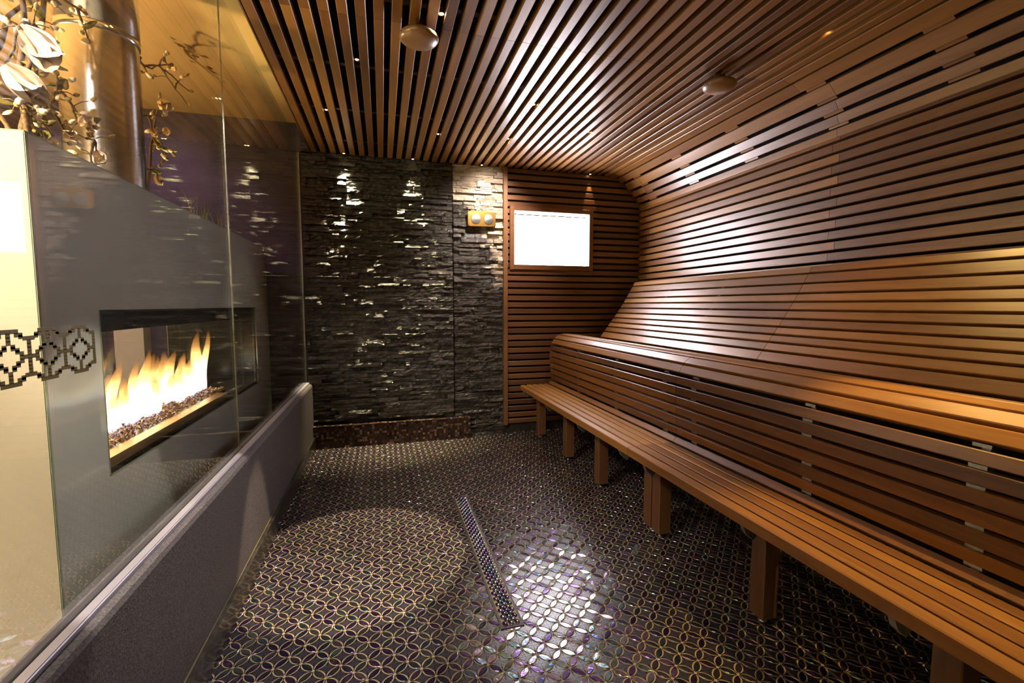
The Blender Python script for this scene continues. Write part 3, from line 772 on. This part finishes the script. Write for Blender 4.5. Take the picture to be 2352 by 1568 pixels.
# ------------------------------------------------------------------ magnolia and grass
def branch(mb, p, q, r0, r1, seed, sag=0.05, n=9):
    r = random.Random(seed); p, q = Vector(p), Vector(q); L = (q-p).length; pts = []; rads = []
    off = Vector((r.uniform(-1,1),r.uniform(-1,1),r.uniform(-0.5,1)))*sag*L*2
    for i in range(n+1):
        t = i/n; w = p.lerp(q,t) + off*math.sin(math.pi*t) + Vector((r.uniform(-1,1),r.uniform(-1,1),r.uniform(-1,1)))*0.018*L*(1 if 0<i<n else 0)
        w.z = max(w.z, FZ1+0.022); pts.append(w); rads.append(r0+(r1-r0)*t)
    mb.tube(pts, rads, 6, r.random()); return pts
def petalshape(mb, base, dirv, side, L, w, cup, mi=0):
    dirv = dirv.normalized(); side = (side-dirv*side.dot(dirv)).normalized(); nrm = dirv.cross(side)
    v = []; K = 6
    for i in range(K+1):
        t = i/K; ww = w*math.sin(math.pi*min(1,0.10+0.86*t))**0.8; bend = cup*math.sin(t*2.2)
        c = base + dirv*L*t + nrm*bend*L
        for s_ in (-1,-0.5,0,0.5,1): v.append(c + side*ww*s_ - nrm*abs(s_)**2*ww*0.35)
    f = [(i*5+j, i*5+j+1, (i+1)*5+j+1, (i+1)*5+j) for i in range(K) for j in range(4)]
    mb.add(v, f, 0.5, mi, True)
def blossom(root, c, size, d, seed, n=7):
    r = random.Random(seed); mb = MB(); c = Vector(c); d = Vector(d).normalized(); u = d.orthogonal().normalized(); w = d.cross(u)
    for k in range(n):
        a = 2*math.pi*k/n + r.uniform(-0.2,0.2); rad = u*math.cos(a)+w*math.sin(a); op = r.uniform(0.45,0.85) if k % 2 else r.uniform(0.2,0.5)
        petalshape(mb, c, d + rad*op, rad.cross(d), size*r.uniform(0.8,1.1), size*0.37, -0.20)
    o = mb.build('blossom', M['petal'], root)
    return o
def bud(mb, c, d, L, w, mi=0):
    c = Vector(c); d = Vector(d).normalized(); pts = [c + d*L*t for t in (0,0.15,0.4,0.7,0.9,1)]; mb.tube(pts, [w*x for x in (0.35,0.8,1,0.75,0.35,0.05)], 8, 0.5, mi)
def arrangement(base, limbs, targets, blossoms, label, seed, nbuds):
    root = empty('magnolia_branches', base); tag(root, label, 'flowers', 'magnolia arrangements on the fireplace')
    r = random.Random(seed); mb = MB(); pool = []
    for i, q in enumerate(limbs): pool += branch(mb, Vector(base)+Vector((r.uniform(-.05,.05),r.uniform(-.08,.08),0)), q, 0.011, 0.005, seed+i)[3:]
    for i, q in enumerate(targets + [b_[0] for b_ in blossoms]):
        q = Vector(q); near = sorted(pool, key=lambda p: (p-q).length)[r.randint(0,2)]
        pts = branch(mb, near, q, 0.0062, 0.0030, seed*7+i, 0.08, 7); pool += pts[3:6]
    mb.build('branches', M['bark'], root)
    def one(name, mat, fn):
        t_ = MB(); fn(t_); t_.build(name, mat, root)
    def abud(q, d, L, w, pale):
        if pale:
            one('bud', M['petal'], lambda t_: bud(t_, q, d, L, w)); one('bud_scale', M['bud_shell'], lambda t_: bud(t_, Vector(q)-Vector(d).normalized()*L*0.15, d, L*0.5, w*0.92))
        else: one('bud_scale', M['bud_shell'], lambda t_: bud(t_, q, d, L, w))
    for i, q in enumerate(targets):
        d = Vector((r.uniform(-1,1),r.uniform(-1,1),r.uniform(-0.4,1)))
        abud(q, d, r.uniform(0.03,0.045), r.uniform(0.009,0.013), r.random() < 0.55)
    twigs = MB()
    for _ in range(nbuds):
        p = r.choice(pool) + Vector((r.uniform(-1,1),r.uniform(-1,1),r.uniform(-1,1)))*0.06
        p.z = max(p.z, FZ1+0.06); base_ = min(pool, key=lambda q: (q-p).length)
        twigs.tube([base_, (base_+p)/2+Vector((0,0,0.006)), p], [0.0022,0.0018,0.0015], 5, 0.5)
        abud(p, (p-base_)+Vector((0,0,0.02)), r.uniform(0.018,0.035), r.uniform(0.006,0.010), r.random() < 0.45)
    twigs.build('twigs', M['bark'], root)
    for _ in range(nbuds//4):
        p = r.choice(pool[6:]); p = Vector((p.x,p.y,max(p.z,FZ1+0.09))); a_, b_2, L_ = Vector((r.uniform(-1,1),r.uniform(-1,1),r.uniform(-.3,1))), Vector((r.uniform(-1,1),r.uniform(-1,0),0.3)), r.uniform(0.035,0.06)
        one('leaf', M['leaf'], lambda t_: petalshape(t_, p, a_, b_2, L_, 0.015, 0.1))
    for i, (c, s_, d) in enumerate(blossoms): blossom(root, c, s_, d, seed*3+i)
LX = -1.12
arrangement((-1.15,2.0,FZ1+0.002), [(-1.15,2.30,2.55),(-1.20,1.95,2.35),(-1.15,2.2,2.10),(-1.05,1.85,2.2),(-1.30,2.25,2.25),(-1.12,2.12,2.75),(-1.12,2.02,2.60)],
    [(LX,2.12,2.13),(LX,2.17,2.10),(LX,2.02,2.01),(LX,2.24,2.03),(LX,2.13,1.99),(LX,2.05,1.93),(LX,2.20,1.92),(LX,2.29,2.03),(LX,2.32,2.00),(LX,2.04,2.25),(LX,2.02,2.31),(LX,2.33,2.46),(LX,2.34,2.36),(LX,2.14,2.38),(LX,1.98,2.23),(LX,1.91,1.94),(LX,1.98,1.92),(LX,1.93,1.96),(LX,2.28,2.00),(LX,2.00,1.95)],
    [((-0.93,1.62,2.05),0.115,(0.55,0.25,-0.75)),((-0.93,1.555,1.92),0.10,(0.55,0.35,-0.7)),((LX,2.24,2.00),0.055,(0.6,-0.3,0.2)),((LX,2.16,1.92),0.05,(0.5,-0.5,0.3)),((LX,2.34,1.93),0.06,(0.4,-0.3,-0.8)),((LX,2.30,1.83),0.06,(0.5,-0.5,-0.5)),((LX,2.07,1.86),0.045,(0.5,-0.6,0.2))],
    'cream magnolia branches left of the steel flue, with two large open blossoms', 31, 76)
RX = -1.20
k_ = 1.20/1.45
rt_pts = [(-1.45,4.09,3.07),(-1.45,4.38,3.0),(-1.45,3.71,2.54),(-1.45,3.68,2.45),(-1.45,4.32,2.87),(-1.45,4.01,3.10),(-1.45,4.22,3.02),(-1.45,3.78,2.37),(-1.45,3.90,2.33),(-1.45,3.98,2.40),(-1.45,4.04,2.39),(-1.45,3.83,2.41),(-1.45,3.74,2.81)]
rt_pts = [(x*k_, y*k_, 1.3+(z-1.3)*k_) for x,y,z in rt_pts]
arrangement((-1.26,3.0,FZ1+0.002), [(-1.22,3.02,2.62),(-1.22,3.0,2.35),(-1.24,3.25,2.45)], rt_pts,
    [((-1.2,3.17,2.46),0.085,(0.5,-0.3,-0.5)),((-1.2,3.22,2.33),0.055,(0.3,-0.2,-0.9)),((-1.2,3.06,2.27),0.05,(0.3,-0.2,-0.9)),((-1.2,3.09,2.03),0.06,(0.1,-0.1,-1)),((-1.2,3.35,2.72),0.03,(0.8,0.1,0.1))],
    'cream magnolia branches right of the steel flue, reaching towards the ceiling', 57, 30)
root = empty('grass_plant', (-1.04,3.25,FZ1+0.002)); tag(root, 'bright yellow-green grass tuft on the far top of the fireplace', 'plant')
rg = random.Random(5)
for kx in range(16):
    mb = MB(); bx_, by_ = -1.04+rg.uniform(-0.03,0.03), 3.0+kx*0.037; L = rg.uniform(0.10,0.20); lx, ly_ = rg.uniform(-0.05,0.05), rg.uniform(-0.12,0.12)
    v = []
    for i in range(6):
        t = i/5; w = 0.0045*(1-t)**0.7+0.0004; cx_, cy_, cz_ = bx_+lx*t*t, by_+ly_*t*t, FZ1+0.002+L*t
        v += [(cx_, cy_-w, cz_), (cx_+w*0.5, cy_, cz_), (cx_, cy_+w, cz_)]
    f = [(i*3+j, i*3+j+1, (i+1)*3+j+1, (i+1)*3+j) for i in range(5) for j in range(2)]
    mb.add(v, f, 0.5, 0, True); mb.build('blade', M['grass'], root)

# ------------------------------------------------------------------ unseen lamps added to light the neighbouring room
def added_lamp(x, y, aim, power, size, color, label, z=2.868, mat='halo_bulb', up=False):
    root = empty('added_spotlight', (x,y,z)); tag(root, label, 'spotlight', 'added spotlights lighting the room beyond the glass')
    s_ = -1 if up else 1
    mb = MB(); mb.lathe([(0.045,0.0),(0.045,-0.004*s_),(0.036,-0.004*s_),(0.034,-0.001*s_),(0.0,-0.001*s_)], (x,y,z), 24); mb.build('ring', M['steel'], root)
    mb = MB(); mb.lathe([(0.0,-0.010*s_),(0.020,-0.009*s_),(0.026,-0.002*s_)], (x,y,z), 18); mb.build('bulb', M[mat], root)
    spot('lamp', (x,y,z-0.016*s_), aim, power, size, color, 0.5, 0.025, root)
added_lamp(-1.35,0.30,(-1.25,1.6,0.8),34,90,(1.0,0.90,0.76),'added spotlight shining on the cream end of the fireplace')
added_lamp(-1.60,0.95,(-0.96,1.62,1.98),40,46,(1.0,0.80,0.60),'added spotlight brightening the large magnolia blossoms')
added_lamp(-2.35,-0.6,(-2.2,-1.6,1.6),90,120,(1.0,0.80,0.52),'added spotlight lighting the cream wall behind the camera')  # added to brighten the wall that the flue reflects
added_lamp(-2.35,2.9,(-2.0,4.4,1.6),7,80,(0.60,0.36,1.0),'added violet spotlight before the far plum wall')
added_lamp(-1.36,1.72,(-1.15,2.3,2.9),6,130,(1.0,0.68,0.30),'added warm uplight on top of the fireplace left of the flue', z=FZ1+0.004, mat='amber_bulb', up=True)
added_lamp(-1.34,3.32,(-1.04,3.28,1.90),7,110,(1.0,0.85,0.40),'added warm uplight on top of the fireplace behind the grass tuft', z=FZ1+0.004, mat='amber_bulb', up=True)
root = empty('added_uplighter', (-2.3,2.3,0)); tag(root, 'bowl-topped floor uplighter added out of sight behind the fireplace to light the ceiling', 'lamp')  # unseen lamp, added to warm the ceiling evenly
mb = MB(); mb.lathe([(0,0),(0.15,0),(0.15,0.015),(0.02,0.03),(0,0.03)], (-2.3,2.3,0), 24); mb.build('base', M['steel'], root)
mb = MB(); mb.lathe([(0.012,0.03),(0.012,1.36)], (-2.3,2.3,0), 12); mb.build('pole', M['steel'], root)
mb = MB(); mb.lathe([(0.012,1.36),(0.09,1.39),(0.16,1.46),(0.155,1.46),(0.085,1.40),(0.0,1.375)], (-2.3,2.3,0), 28); mb.build('bowl', M['steel'], root)
mb = MB(); mb.lathe([(0.0,1.40),(0.02,1.41),(0.02,1.44),(0.0,1.455)], (-2.3,2.3,0), 14); mb.build('bulb', M['halo_bulb'], root)
spot('lamp', (-2.3,2.3,1.465), (-2.2,2.35,2.9), 34, 150, (1.0,0.66,0.28), 0.8, 0.04, root)
